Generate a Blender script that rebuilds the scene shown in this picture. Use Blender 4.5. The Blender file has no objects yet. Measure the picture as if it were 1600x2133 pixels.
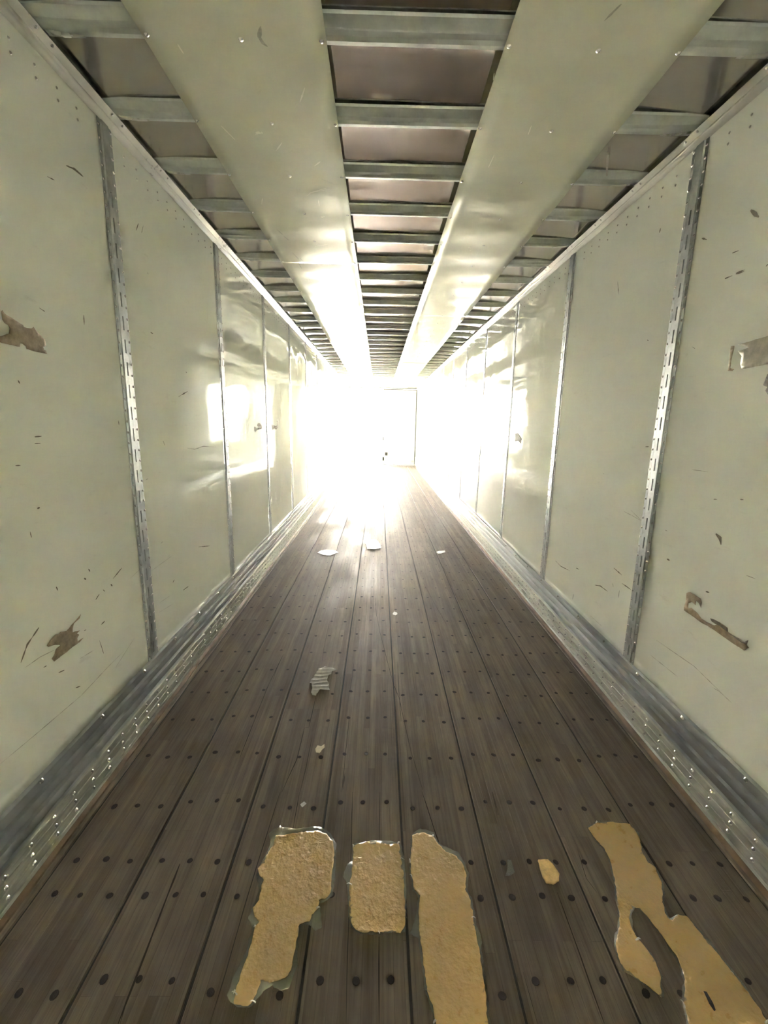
import bpy, bmesh, math, random
from mathutils import Vector, Matrix, noise
from mathutils.geometry import delaunay_2d_cdt

# ------------------------------------------------------------------ camera, sky, sun, exposure
scene = bpy.context.scene
COL = scene.collection
random.seed(7)

F_PX, PITCH, YAW, ROLL = 915.68, 0.2009, -0.0144, 0.0194
CAM = Vector((-0.0981, 0.0, 1.5497))
cd = bpy.data.cameras.new('camera')
cam = bpy.data.objects.new('camera', cd); COL.objects.link(cam)
_y = Matrix.Rotation(YAW, 3, 'Z'); _p = Matrix.Rotation(-PITCH, 3, 'X')
_f = _y @ _p @ Vector((0, 1, 0)); _r = _y @ _p @ Vector((1, 0, 0)); _u = _y @ _p @ Vector((0, 0, 1))
_r2 = math.cos(ROLL) * _r + math.sin(ROLL) * _u; _u2 = -math.sin(ROLL) * _r + math.cos(ROLL) * _u
cam.matrix_world = Matrix(((_r2.x, _u2.x, -_f.x, CAM.x), (_r2.y, _u2.y, -_f.y, CAM.y), (_r2.z, _u2.z, -_f.z, CAM.z), (0, 0, 0, 1)))
cd.sensor_fit = 'HORIZONTAL'; cd.sensor_width = 36.0; cd.lens = 36.0 * F_PX / 1600.0
cd.clip_start = 0.02; cd.clip_end = 400
scene.camera = cam

world = bpy.data.worlds.new('world'); scene.world = world; world.use_nodes = True
wn = world.node_tree; wn.nodes.clear()
wo = wn.nodes.new('ShaderNodeOutputWorld'); wb = wn.nodes.new('ShaderNodeBackground'); ws = wn.nodes.new('ShaderNodeTexSky')
ws.sky_type = 'NISHITA'; ws.sun_disc = False
ws.sun_elevation = math.radians(21); ws.sun_rotation = math.radians(200)
ws.air_density = 1.0; ws.dust_density = 5.0; ws.ozone_density = 1.0
wb.inputs['Strength'].default_value = 0.2
wn.links.new(ws.outputs[0], wb.inputs[0]); wn.links.new(wb.outputs[0], wo.inputs[0])

sd = bpy.data.lights.new('sun', 'SUN'); sd.energy = 9.0; sd.angle = math.radians(1.0); sd.color = (1.0, 0.98, 0.95)
sun = bpy.data.objects.new('sun', sd); COL.objects.link(sun)
sun.rotation_euler = Vector((0.33, 0.88, -0.36)).to_track_quat('-Z', 'Y').to_euler()

# daylight portal in the open half of the rear doorway (guides sky sampling only)
pd = bpy.data.lights.new('doorway_portal', 'AREA'); pd.shape = 'RECTANGLE'; pd.size = 1.28; pd.size_y = 2.78
pd.cycles.is_portal = True
portal = bpy.data.objects.new('doorway_portal', pd); COL.objects.link(portal)
portal.location = (-0.62, 16.62, 1.37); portal.rotation_euler = (math.radians(-90), 0, 0)

vs = scene.view_settings
vs.view_transform = 'Standard'; vs.look = 'None'; vs.gamma = 1.0; vs.exposure = 6.2; vs.use_curve_mapping = False
scene.cycles.max_bounces = 16; scene.cycles.diffuse_bounces = 12; scene.cycles.glossy_bounces = 8
scene.cycles.sample_clamp_indirect = 0.0
scene.cycles.use_denoising = True
scene.cycles.adaptive_threshold = 0.04
scene.cycles.caustics_reflective = True
scene.cycles.blur_glossy = 0.5

# ------------------------------------------------------------------ traced outlines, metres (floor: x,y; walls: y,z)
TAPE_A = [[-0.464,1.392],[-0.41,1.401],[-0.356,1.41],[-0.308,1.415],[-0.274,1.402],[-0.245,1.372],[-0.236,1.323],[-0.236,1.284],[-0.238,1.247],[-0.234,1.191],[-0.247,1.171],[-0.27,1.165],[-0.27,1.139],[-0.288,1.121],[-0.292,1.103],[-0.323,1.094],[-0.322,1.068],[-0.322,1.035],[-0.324,1.008],[-0.325,0.983],[-0.33,0.963],[-0.354,0.951],[-0.379,0.947],[-0.405,0.954],[-0.409,0.926],[-0.415,0.908],[-0.426,0.895],[-0.464,0.901],[-0.469,0.926],[-0.467,0.953],[-0.464,0.983],[-0.459,1.018],[-0.457,1.056],[-0.459,1.085],[-0.45,1.102],[-0.467,1.114],[-0.48,1.139],[-0.467,1.164],[-0.47,1.204],[-0.47,1.232],[-0.489,1.246],[-0.498,1.268],[-0.484,1.298],[-0.476,1.329],[-0.465,1.362]]
TAPE_B = [[-0.167,1.356],[-0.121,1.368],[-0.073,1.373],[-0.034,1.361],[0.001,1.365],[0.01,1.308],[0.012,1.234],[0.011,1.166],[0.011,1.116],[0.007,1.086],[-0.008,1.071],[-0.073,1.074],[-0.132,1.071],[-0.155,1.088],[-0.167,1.115],[-0.172,1.165],[-0.174,1.219],[-0.168,1.247],[-0.168,1.3]]
TAPE_C = [[0.054,1.4],[0.097,1.413],[0.135,1.396],[0.151,1.362],[0.174,1.333],[0.21,1.317],[0.228,1.287],[0.232,1.249],[0.219,1.2],[0.23,1.167],[0.229,1.116],[0.226,1.069],[0.229,1.025],[0.225,0.979],[0.223,0.931],[0.215,0.864],[0.213,0.833],[0.078,0.833],[0.076,0.864],[0.072,0.899],[0.061,0.931],[0.059,0.964],[0.057,1.004],[0.052,1.058],[0.054,1.116],[0.063,1.179],[0.047,1.199],[0.04,1.248],[0.04,1.301],[0.047,1.341]]
TAPE_D = [[0.748,1.435],[0.796,1.459],[0.861,1.459],[0.922,1.452],[0.93,1.417],[0.922,1.379],[0.9,1.329],[0.906,1.296],[0.918,1.283],[0.909,1.238],[0.892,1.196],[0.867,1.162],[0.858,1.129],[0.862,1.108],[0.896,1.124],[0.922,1.119],[0.929,1.088],[0.938,1.053],[0.946,1.011],[0.952,0.972],[0.961,0.931],[0.962,0.885],[0.963,0.863],[0.961,0.845],[0.737,0.845],[0.755,0.877],[0.763,0.903],[0.803,0.955],[0.814,0.993],[0.811,1.029],[0.807,1.067],[0.798,1.097],[0.79,1.123],[0.779,1.145],[0.761,1.145],[0.737,1.123],[0.722,1.087],[0.725,1.053],[0.739,1.029],[0.742,0.998],[0.736,0.963],[0.708,0.915],[0.695,0.931],[0.668,0.955],[0.638,0.976],[0.639,1.006],[0.648,1.043],[0.68,1.082],[0.702,1.118],[0.716,1.161],[0.738,1.207],[0.754,1.256],[0.768,1.308],[0.769,1.35],[0.756,1.378],[0.75,1.408]]
FILM_A = [[-0.494,1.4],[-0.458,1.436],[-0.39,1.421],[-0.311,1.437],[-0.263,1.411],[-0.232,1.364],[-0.227,1.292],[-0.225,1.233],[-0.226,1.181],[-0.242,1.162],[-0.264,1.155],[-0.262,1.133],[-0.25,1.085],[-0.271,1.075],[-0.29,1.091],[-0.319,1.085],[-0.314,1.024],[-0.309,0.978],[-0.322,0.937],[-0.346,0.93],[-0.372,0.942],[-0.392,0.926],[-0.409,0.903],[-0.422,0.892],[-0.467,0.899],[-0.491,0.921],[-0.483,0.968],[-0.467,1.024],[-0.468,1.085],[-0.491,1.111],[-0.48,1.151],[-0.476,1.197],[-0.5,1.249],[-0.486,1.306],[-0.477,1.362]]
FILM_B = [[-0.169,1.36],[-0.121,1.374],[-0.073,1.376],[0.006,1.37],[0.018,1.309],[0.021,1.234],[0.015,1.116],[0.009,1.073],[-0.067,1.067],[-0.131,1.068],[-0.16,1.085],[-0.174,1.14],[-0.18,1.219],[-0.199,1.242],[-0.184,1.284],[-0.17,1.3]]
FILM_C = [[0.049,1.398],[0.082,1.424],[0.137,1.413],[0.155,1.362],[0.221,1.332],[0.236,1.29],[0.243,1.249],[0.227,1.2],[0.237,1.167],[0.232,1.092],[0.243,1.064],[0.236,1.025],[0.232,0.979],[0.229,0.931],[0.221,0.864],[0.219,0.833],[0.073,0.833],[0.07,0.882],[0.056,0.922],[0.05,0.988],[0.048,1.057],[0.021,1.069],[0.048,1.122],[0.056,1.179],[0.04,1.199],[0.034,1.263]]
CHIP = [[0.503,1.3],[0.538,1.302],[0.549,1.287],[0.559,1.249],[0.549,1.23],[0.526,1.219],[0.504,1.221],[0.497,1.242],[0.499,1.267]]
TEAR = [[0.835,0.928],[0.843,0.926],[0.843,0.903],[0.839,0.887],[0.833,0.885],[0.831,0.9]]
PAPER = [[-0.456,2.54],[-0.423,2.572],[-0.367,2.56],[-0.342,2.533],[-0.37,2.523],[-0.373,2.486],[-0.39,2.462],[-0.39,2.422],[-0.376,2.383],[-0.371,2.35],[-0.362,2.323],[-0.418,2.317],[-0.428,2.301],[-0.436,2.265],[-0.458,2.27],[-0.469,2.3],[-0.467,2.332],[-0.477,2.375],[-0.491,2.392],[-0.486,2.437],[-0.475,2.449],[-0.472,2.478],[-0.462,2.521]]
SCRAP = [[-0.38,1.849],[-0.372,1.871],[-0.353,1.867],[-0.34,1.882],[-0.336,1.86],[-0.348,1.842],[-0.355,1.818],[-0.374,1.824]]
LABEL1 = [[-0.816,5.075],[-0.777,5.178],[-0.71,5.202],[-0.626,5.186],[-0.566,5.108],[-0.6,5.047],[-0.649,4.968],[-0.73,4.983]]
LABEL2 = [[-0.255,5.557],[-0.215,5.728],[-0.112,5.709],[-0.061,5.499],[-0.049,5.322],[-0.133,5.254],[-0.223,5.27]]
LABEL3 = [[0.629,5.191],[0.677,5.235],[0.746,5.259],[0.74,5.177],[0.672,5.113],[0.638,5.119]]
DOT = [[0.038,3.39],[0.052,3.428],[0.075,3.41],[0.078,3.382],[0.061,3.36],[0.042,3.372]]
SLIVER = [[-0.397,1.532],[-0.383,1.548],[-0.372,1.537],[-0.386,1.519]]
CLEARBIT = [[0.391,1.303],[0.406,1.304],[0.405,1.28],[0.404,1.254],[0.381,1.241],[0.365,1.239],[0.381,1.267]]
CRACKS = [[[[-0.111,3.744],[-0.095,3.365],[-0.065,3.052],[-0.039,2.828],[0.011,2.412],[0.041,2.264],[0.081,1.841],[0.116,1.613]],3],[[[0.363,4.144],[0.415,3.594],[0.459,3.191]],3],[[[0.049,2.653],[0.044,2.322],[0.044,2.057]],3],[[[-0.721,2.731],[-0.725,2.529],[-0.718,2.391]],3],[[[-0.666,4.32],[-0.655,3.76],[-0.633,3.349]],3],[[[-0.465,3.27],[-0.458,2.818],[-0.446,2.605]],3],[[[-0.436,2.256],[-0.435,2.004]],5],[[[-0.435,2.004],[-0.457,2.001]],3],[[[-0.457,2.001],[-0.457,1.787],[-0.486,1.599]],4],[[[-0.408,1.927],[-0.406,1.733],[-0.41,1.6]],3],[[[-0.232,2.089],[-0.233,1.789],[-0.231,1.602]],3],[[[-0.239,2.647],[-0.242,2.317]],3],[[[0.138,2.513],[0.138,2.309]],2],[[[-0.724,1.793],[-0.734,2.337],[-0.722,2.712]],4],[[[-0.78,1.287],[-0.753,0.863]],7],[[[-0.748,0.863],[-0.76,0.931]],3],[[[-0.494,1.599],[-0.5,1.44],[-0.509,1.19],[-0.511,0.973],[-0.515,0.863]],4],[[[-0.186,1.602],[-0.172,1.247],[-0.166,1.003],[-0.159,0.864]],3],[[[-0.069,1.603],[-0.071,1.381]],3],[[[-0.073,1.063],[-0.073,0.864]],5],[[[0.414,1.608],[0.407,1.494]],3],[[[-0.412,1.6],[-0.405,1.414]],3],[[[0.111,1.605],[0.161,1.325]],4],[[[0.416,1.608],[0.412,1.493]],3],[[[0.531,1.195],[0.528,1.011],[0.524,0.864]],4],[[[0.67,1.356],[0.652,1.243],[0.667,1.195]],2],[[[0.344,0.975],[0.346,0.864]],2],[[[-0.81,4.407],[-0.561,3.66]],2],[[[-0.227,1.708],[-0.226,1.617]],3],[[[1.465,1.864],[1.34,1.526],[1.248,1.278]],2]]
G_L1 = [[1.468,1.864],[1.474,1.868],[1.478,1.861],[1.487,1.857],[1.502,1.855],[1.52,1.849],[1.537,1.842],[1.548,1.841],[1.55,1.835],[1.562,1.834],[1.583,1.837],[1.594,1.844],[1.603,1.835],[1.613,1.827],[1.63,1.817],[1.639,1.81],[1.641,1.797],[1.641,1.789],[1.626,1.785],[1.629,1.775],[1.637,1.775],[1.641,1.764],[1.61,1.763],[1.582,1.764],[1.549,1.766],[1.547,1.774],[1.535,1.78],[1.526,1.78],[1.522,1.769],[1.491,1.768],[1.449,1.769],[1.44,1.772],[1.444,1.786],[1.453,1.789],[1.485,1.802],[1.492,1.819],[1.487,1.827],[1.474,1.831],[1.467,1.839]]
G_L2 = [[1.457,0.745],[1.479,0.758],[1.502,0.765],[1.516,0.759],[1.527,0.762],[1.56,0.752],[1.576,0.755],[1.585,0.76],[1.616,0.769],[1.645,0.779],[1.636,0.766],[1.602,0.761],[1.593,0.747],[1.588,0.729],[1.604,0.727],[1.628,0.718],[1.61,0.714],[1.621,0.703],[1.609,0.696],[1.608,0.681],[1.642,0.679],[1.619,0.672],[1.578,0.673],[1.538,0.671],[1.479,0.67],[1.47,0.687],[1.485,0.695],[1.495,0.71],[1.519,0.714],[1.488,0.731],[1.464,0.737]]
G_R1 = [[1.767,1.868],[1.711,1.871],[1.638,1.876],[1.62,1.876],[1.598,1.778],[1.616,1.778],[1.676,1.775],[1.728,1.774],[1.74,1.796],[1.739,1.822],[1.761,1.843],[1.712,1.849]]
G_R1b = [[1.802,1.868],[1.784,1.867],[1.784,1.844],[1.787,1.818],[1.785,1.785],[1.764,1.778],[1.773,1.771],[1.799,1.776],[1.796,1.787],[1.799,1.825]]
G_R2 = [[1.819,0.837],[1.799,0.849],[1.765,0.847],[1.732,0.845],[1.726,0.831],[1.724,0.808],[1.741,0.822],[1.757,0.826],[1.756,0.807],[1.779,0.811],[1.799,0.797],[1.797,0.775],[1.777,0.785],[1.743,0.78],[1.711,0.765],[1.676,0.765],[1.644,0.768],[1.627,0.779],[1.668,0.788],[1.617,0.794],[1.576,0.79],[1.57,0.776],[1.538,0.775],[1.51,0.777],[1.492,0.772],[1.477,0.79],[1.48,0.769],[1.469,0.765],[1.486,0.745],[1.508,0.744],[1.551,0.745],[1.588,0.747],[1.633,0.75],[1.673,0.751],[1.707,0.748],[1.751,0.752],[1.789,0.754],[1.818,0.755],[1.821,0.768],[1.816,0.796]]
G_R2b = [[1.665,0.788],[1.643,0.793],[1.617,0.794],[1.61,0.789],[1.576,0.79],[1.57,0.776],[1.583,0.777],[1.614,0.78],[1.633,0.778],[1.656,0.78]]
G_R2c = [[1.568,0.774],[1.535,0.775],[1.515,0.777],[1.491,0.775],[1.477,0.789],[1.481,0.771],[1.499,0.768],[1.537,0.771],[1.563,0.771]]
G_R3 = [[1.618,1.707],[1.613,1.726],[1.608,1.743],[1.592,1.736],[1.575,1.662],[1.593,1.675],[1.604,1.686],[1.599,1.698]]
G_S1 = [[4.226,1.488],[4.289,1.482],[4.317,1.466],[4.254,1.435],[4.228,1.455]]
G_S2 = [[4.336,1.501],[4.369,1.519],[4.43,1.519],[4.49,1.492],[4.486,1.463],[4.33,1.458],[4.347,1.473],[4.409,1.477],[4.427,1.497],[4.364,1.485]]
G_S3 = [[4.902,1.511],[4.968,1.497],[5.066,1.488],[5.171,1.491],[5.177,1.539],[5.124,1.539],[5.21,1.546],[5.189,1.468],[5.123,1.447],[5.003,1.465],[4.941,1.443],[4.907,1.48]]
G_S4 = [[4.494,1.465],[4.407,1.472],[4.27,1.419],[4.297,1.375],[4.359,1.398],[4.474,1.388]]
SCUFFS = [[-1,[[1.633,1.913],[1.657,1.907]],8],[-1,[[1.873,1.944],[1.87,1.906]],8],[-1,[[1.496,1.661],[1.502,1.651]],8],[-1,[[1.53,1.456],[1.556,1.456]],8],[-1,[[1.502,1.236],[1.514,1.237]],8],[-1,[[2.034,1.536],[2.038,1.516]],8],[-1,[[1.538,0.936],[1.544,0.919]],8],[-1,[[1.722,0.942],[1.729,0.928]],8],[-1,[[1.69,0.914],[1.7,0.905]],8],[-1,[[1.744,0.8],[1.77,0.813]],8],[-1,[[1.797,0.823],[1.807,0.811]],8],[-1,[[1.853,0.826],[1.863,0.814]],8],[-1,[[1.759,0.679],[1.785,0.683]],8],[-1,[[1.652,0.704],[1.665,0.703]],8],[-1,[[1.429,0.676],[1.444,0.674]],8],[-1,[[1.534,1.479],[1.565,1.48]],6],[-1,[[1.437,1.39],[1.457,1.389]],6],[-1,[[1.457,1.164],[1.459,1.144]],6],[-1,[[1.736,0.62],[1.745,0.586],[1.754,0.547]],6],[-1,[[1.872,0.844],[1.946,0.87]],6],[-1,[[1.342,0.746],[1.377,0.792],[1.435,0.826]],12],[-1,[[1.353,0.72],[1.421,0.721],[1.488,0.711]],3],[-1,[[1.608,0.606],[1.707,0.594]],3],[-1,[[1.821,0.438],[1.988,0.497]],3],[-1,[[1.211,0.473],[1.37,0.464],[1.591,0.455],[1.773,0.473],[1.9,0.48]],3],[-1,[[2.324,0.884],[2.345,0.887]],7],[-1,[[2.795,0.725],[2.991,0.678]],7],[-1,[[2.533,0.528],[2.623,0.523]],7],[-1,[[2.418,0.621],[2.438,0.633]],7],[-1,[[1.457,1.165],[1.459,1.145]],7],[-1,[[1.568,0.505],[1.593,0.495]],7],[-1,[[1.494,0.616],[1.522,0.609]],7],[-1,[[2.25,0.568],[2.374,0.559]],2],[-1,[[2.232,0.519],[2.398,0.499]],2],[-1,[[2.18,0.767],[2.444,0.778]],2],[-1,[[2.001,0.798],[2.19,0.827]],2],[-1,[[2.392,1.978],[2.419,1.976]],8],[-1,[[2.436,1.429],[2.452,1.404]],8],[-1,[[2.225,1.243],[2.243,1.246]],8],[-1,[[2.785,1.826],[2.802,1.823]],8],[-1,[[2.663,1.674],[2.792,1.713]],8],[-1,[[4.471,1.143],[4.529,1.157]],8],[-1,[[2.409,2.263],[2.416,2.257]],8],[-1,[[2.736,1.373],[2.841,1.359],[2.989,1.371],[3.219,1.352]],4],[-1,[[1.865,2.46],[1.913,2.472],[1.962,2.471]],16],[-1,[[2.334,2.424],[2.363,2.466]],6],[-1,[[2.385,2.433],[2.41,2.475]],6],[-1,[[1.753,2.37],[1.789,2.376]],6],[1,[[1.879,2.227],[1.848,2.225]],7],[1,[[1.896,2.139],[1.859,2.139]],7],[1,[[1.842,2.143],[1.799,2.142]],7],[1,[[2.757,2.378],[2.732,2.304]],7],[1,[[2.03,1.903],[2.009,1.892]],7],[1,[[1.627,1.29],[1.612,1.291]],7],[1,[[2.668,1.271],[2.652,1.269]],7],[1,[[2.271,1.453],[2.24,1.455]],7],[1,[[2.38,1.992],[2.368,1.985]],7],[1,[[1.757,1.268],[1.738,1.271]],7],[1,[[2.323,1.11],[2.214,1.074]],3],[1,[[1.907,1.373],[1.811,1.374]],3],[1,[[1.822,2.354],[1.775,2.311]],18],[1,[[2.071,2.351],[2.039,2.334]],8],[1,[[2.392,2.495],[2.387,2.514]],8],[1,[[1.896,2.14],[1.859,2.14]],8],[1,[[1.842,2.14],[1.801,2.137]],8],[1,[[1.703,2.123],[1.694,2.128]],8],[1,[[2.6,0.574],[2.536,0.593],[2.449,0.592]],7],[1,[[2.876,0.362],[2.867,0.408]],7],[1,[[2.407,0.659],[2.395,0.641]],7],[1,[[2.331,0.602],[2.33,0.645]],7],[1,[[2.415,0.75],[2.325,0.738]],7],[1,[[2.315,0.694],[2.225,0.692]],7],[1,[[2.023,1.072],[2.009,1.071]],7],[1,[[1.715,0.885],[1.696,0.888]],7],[1,[[2.875,0.593],[2.834,0.598]],7],[1,[[1.98,0.942],[1.96,0.942]],7],[1,[[3.223,0.533],[3.118,0.524],[2.965,0.542]],6],[1,[[1.716,1.133],[1.69,1.121],[1.68,1.097]],22],[1,[[1.607,0.518],[1.56,0.525],[1.504,0.52]],3],[1,[[2.389,1.09],[2.299,1.083],[2.214,1.073]],3],[1,[[1.539,1.019],[1.499,1.02]],3],[1,[[1.968,0.532],[1.708,0.547],[1.494,0.519]],3],[1,[[1.99,0.438],[1.789,0.445]],3],[1,[[2.61,0.363],[2.459,0.363]],3]]
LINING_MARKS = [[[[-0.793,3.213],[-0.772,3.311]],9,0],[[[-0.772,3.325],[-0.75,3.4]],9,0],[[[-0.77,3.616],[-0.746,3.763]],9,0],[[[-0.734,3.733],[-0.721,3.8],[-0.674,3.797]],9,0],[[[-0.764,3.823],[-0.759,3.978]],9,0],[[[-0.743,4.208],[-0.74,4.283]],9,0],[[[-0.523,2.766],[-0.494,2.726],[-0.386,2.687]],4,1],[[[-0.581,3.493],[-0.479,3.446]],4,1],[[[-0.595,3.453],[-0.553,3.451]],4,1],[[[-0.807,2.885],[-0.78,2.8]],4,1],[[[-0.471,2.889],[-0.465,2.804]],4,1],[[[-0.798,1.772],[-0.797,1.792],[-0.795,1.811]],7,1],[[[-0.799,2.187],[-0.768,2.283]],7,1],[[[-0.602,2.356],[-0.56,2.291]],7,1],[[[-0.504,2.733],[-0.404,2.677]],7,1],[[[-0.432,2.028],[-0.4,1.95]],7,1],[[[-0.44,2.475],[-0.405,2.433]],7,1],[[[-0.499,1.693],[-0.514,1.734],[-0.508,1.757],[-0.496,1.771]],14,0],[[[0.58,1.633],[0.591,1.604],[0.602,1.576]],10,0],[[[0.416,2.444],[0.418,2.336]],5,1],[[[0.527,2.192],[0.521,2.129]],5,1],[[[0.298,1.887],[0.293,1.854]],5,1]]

# ------------------------------------------------------------------ helpers
def tag(o, label=None, cat=None, group=None, kind=None):
    if label: o['label'] = label
    if cat: o['category'] = cat
    if group: o['group'] = group
    if kind: o['kind'] = kind
    return o

def link(name, me, mat=None, parent=None):
    o = bpy.data.objects.new(name, me); COL.objects.link(o)
    if mat is not None and me is not None and not me.materials: me.materials.append(mat)
    if parent is not None: o.parent = parent
    return o

def empty(name, loc=(0, 0, 0), parent=None):
    o = bpy.data.objects.new(name, None); COL.objects.link(o); o.location = loc; o.empty_display_size = 0.05
    if parent is not None: o.parent = parent
    return o

class MB:
    def __init__(self): self.v = []; self.f = []
    def quad(self, a, b, c, d):
        n = len(self.v); self.v += [a, b, c, d]; self.f.append((n, n + 1, n + 2, n + 3))
    def box(self, x0, x1, y0, y1, z0, z1):
        n = len(self.v)
        self.v += [(x0, y0, z0), (x1, y0, z0), (x1, y1, z0), (x0, y1, z0), (x0, y0, z1), (x1, y0, z1), (x1, y1, z1), (x0, y1, z1)]
        for f in ((0, 3, 2, 1), (4, 5, 6, 7), (0, 1, 5, 4), (1, 2, 6, 5), (2, 3, 7, 6), (3, 0, 4, 7)):
            self.f.append(tuple(n + i for i in f))
    def grid(self, nu, nv, fn):
        n = len(self.v)
        for i in range(nu + 1):
            for j in range(nv + 1): self.v.append(fn(i / nu, j / nv))
        w = nv + 1
        for i in range(nu):
            for j in range(nv): self.f.append((n + i * w + j, n + (i + 1) * w + j, n + (i + 1) * w + j + 1, n + i * w + j + 1))
    def sweep(self, prof, ys, axis='y', fn=None, closed=False):
        """profile [(a,b)] swept along ys; for axis y: (x,z)=(a,b); for axis x: (y,z)=(a,b)."""
        n = len(self.v); m = len(prof)
        for k, y in enumerate(ys):
            for (a, b) in prof:
                p = (a, y, b) if axis == 'y' else (y, a, b)
                if fn: p = fn(p)
                self.v.append(p)
        for k in range(len(ys) - 1):
            for i in range(m - 1 + (1 if closed else 0)):
                i2 = (i + 1) % m
                self.f.append((n + k * m + i, n + k * m + i2, n + (k + 1) * m + i2, n + (k + 1) * m + i))
    def dome(self, c, r, h, ax, seg=8):
        """rivet head: low dome of radius r and height h at c along axis vector ax."""
        ax = Vector(ax).normalized(); c = Vector(c)
        t = ax.orthogonal().normalized(); b = ax.cross(t)
        n = len(self.v)
        for rr, hh in ((1.0, 0.0), (0.72, 0.68)):
            for i in range(seg):
                q = 2 * math.pi * i / seg
                self.v.append(tuple(c + r * rr * (math.cos(q) * t + math.sin(q) * b) + h * hh * ax))
        self.v.append(tuple(c + h * ax))
        for i in range(seg):
            j = (i + 1) % seg
            self.f.append((n + i, n + j, n + seg + j, n + seg + i)); self.f.append((n + seg + i, n + seg + j, n + 2 * seg))
    def mesh(self, name, smooth=False):
        me = bpy.data.meshes.new(name); me.from_pydata([tuple(p) for p in self.v], [], self.f)
        bm = bmesh.new(); bm.from_mesh(me); bmesh.ops.recalc_face_normals(bm, faces=bm.faces); bm.to_mesh(me); bm.free()
        if smooth: me.polygons.foreach_set('use_smooth', [True] * len(me.polygons))
        me.update(); return me
    def build(self, name, mat, parent=None, smooth=False):
        return link(name, self.mesh(name, smooth), mat, parent)

def smooth_auto(o, ang=35):
    me = o.data
    me.polygons.foreach_set('use_smooth', [True] * len(me.polygons))
    bm = bmesh.new(); bm.from_mesh(me)
    for e in bm.edges:
        e.smooth = not (len(e.link_faces) == 2 and e.calc_face_angle(0) > math.radians(ang))
    bm.to_mesh(me); bm.free()

def jag(poly, step, amp, seed):
    """subdivide an outline and roughen it like a torn edge."""
    out = []
    for i, a in enumerate(poly):
        b = poly[(i + 1) % len(poly)]
        L = math.hypot(b[0] - a[0], b[1] - a[1]); n = max(1, int(L / step))
        for k in range(n):
            t = k / n; x = a[0] + (b[0] - a[0]) * t; y = a[1] + (b[1] - a[1]) * t
            nx = noise.noise((x * 90 + seed, y * 90, seed)) + 0.5 * noise.noise((x * 260 + seed, y * 260, seed))
            ny = noise.noise((x * 90, y * 90 + seed, seed + 9.1)) + 0.5 * noise.noise((x * 260, y * 260 + seed, seed + 5))
            out.append((x + nx * amp, y + ny * amp))
    return out

def inside(p, poly):
    r = False; n = len(poly)
    for i in range(n):
        x1, y1 = poly[i]; x2, y2 = poly[(i + 1) % n]
        if (y1 > p[1]) != (y2 > p[1]) and p[0] < (x2 - x1) * (p[1] - y1) / (y2 - y1) + x1: r = not r
    return r

def sheet(poly, step, seed=0.0, cap=5000):
    """triangulated sheet filling an outline -> (points2d, tris, distance to the edge)."""
    pts = [Vector(p) for p in poly]; n = len(pts)
    xs = [p[0] for p in poly]; ys = [p[1] for p in poly]
    rnd = random.Random(int(seed * 100) + 3)
    x = min(xs)
    while x < max(xs):
        y = min(ys)
        while y < max(ys):
            q = (x + rnd.uniform(-.3, .3) * step, y + rnd.uniform(-.3, .3) * step)
            if len(pts) < cap and inside(q, poly): pts.append(Vector(q))
            y += step
        x += step
    v, e, f, _, _, _ = delaunay_2d_cdt(pts, [(i, (i + 1) % n) for i in range(n)], [], 1, 1e-6)
    v = [tuple(p) for p in v]
    keep = []
    for t in f:
        c = (sum(v[i][0] for i in t) / len(t), sum(v[i][1] for i in t) / len(t))
        if inside(c, poly): keep.append(tuple(t))
    dist = []
    for p in v:
        d = 1e9
        for i in range(0, n):
            a = poly[i]; d = min(d, (a[0] - p[0]) ** 2 + (a[1] - p[1]) ** 2)
        dist.append(math.sqrt(d))
    return v, keep, dist

def floor_sheet(name, poly, mat, parent, step=0.012, ridge=0.0, z0=0.0006, crinkle=0.002, curl=0.002, freq=30, seed=0.0, thick=0.0006, smooth=True):
    v, f, d = sheet(poly, step, seed)
    vv = []
    for p, dd in zip(v, d):
        h = z0 + crinkle * (0.5 + 0.5 * noise.noise((p[0] * freq, p[1] * freq, seed))) + 0.5 * crinkle * abs(noise.noise((p[0] * freq * 3, p[1] * freq * 3, seed + 4)))
        h += curl * max(0.0, 1 - dd / 0.012) * max(0.0, noise.noise((p[0] * 25, p[1] * 25, seed + 8)) + 0.35)
        h += ridge * (0.5 + 0.5 * math.sin(p[1] * 170 + 5 * noise.noise((p[0] * 9, p[1] * 9, 1)))) ** 3
        vv.append((p[0], p[1], h))
    mb = MB(); mb.v = vv; mb.f = f
    me = mb.mesh(name, smooth)
    o = link(name, me, mat, parent)
    m = o.modifiers.new('thickness', 'SOLIDIFY'); m.thickness = thick; m.offset = -1
    return o

# ------------------------------------------------------------------ materials
def nodes(name):
    m = bpy.data.materials.new(name); m.use_nodes = True
    nt = m.node_tree; b = nt.nodes['Principled BSDF']
    return m, nt, b

def N(nt, t, **kw):
    n = nt.nodes.new(t)
    for k, v in kw.items():
        if k in n.inputs: n.inputs[k].default_value = v
        else: setattr(n, k, v)
    return n

def ramp(nt, src, stops):
    r = nt.nodes.new('ShaderNodeValToRGB'); nt.links.new(src, r.inputs[0])
    e = r.color_ramp.elements
    while len(e) < len(stops): e.new(0.5)
    for i, (p, c) in enumerate(stops):
        e[i].position = p; e[i].color = (*c, 1) if len(c) == 3 else c
    return r

def coords(nt, scale=(1, 1, 1), kind='Object'):
    tc = nt.nodes.new('ShaderNodeTexCoord'); mp = nt.nodes.new('ShaderNodeMapping')
    mp.inputs['Scale'].default_value = scale
    nt.links.new(tc.outputs[kind], mp.inputs[0]); return mp.outputs[0]

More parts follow.
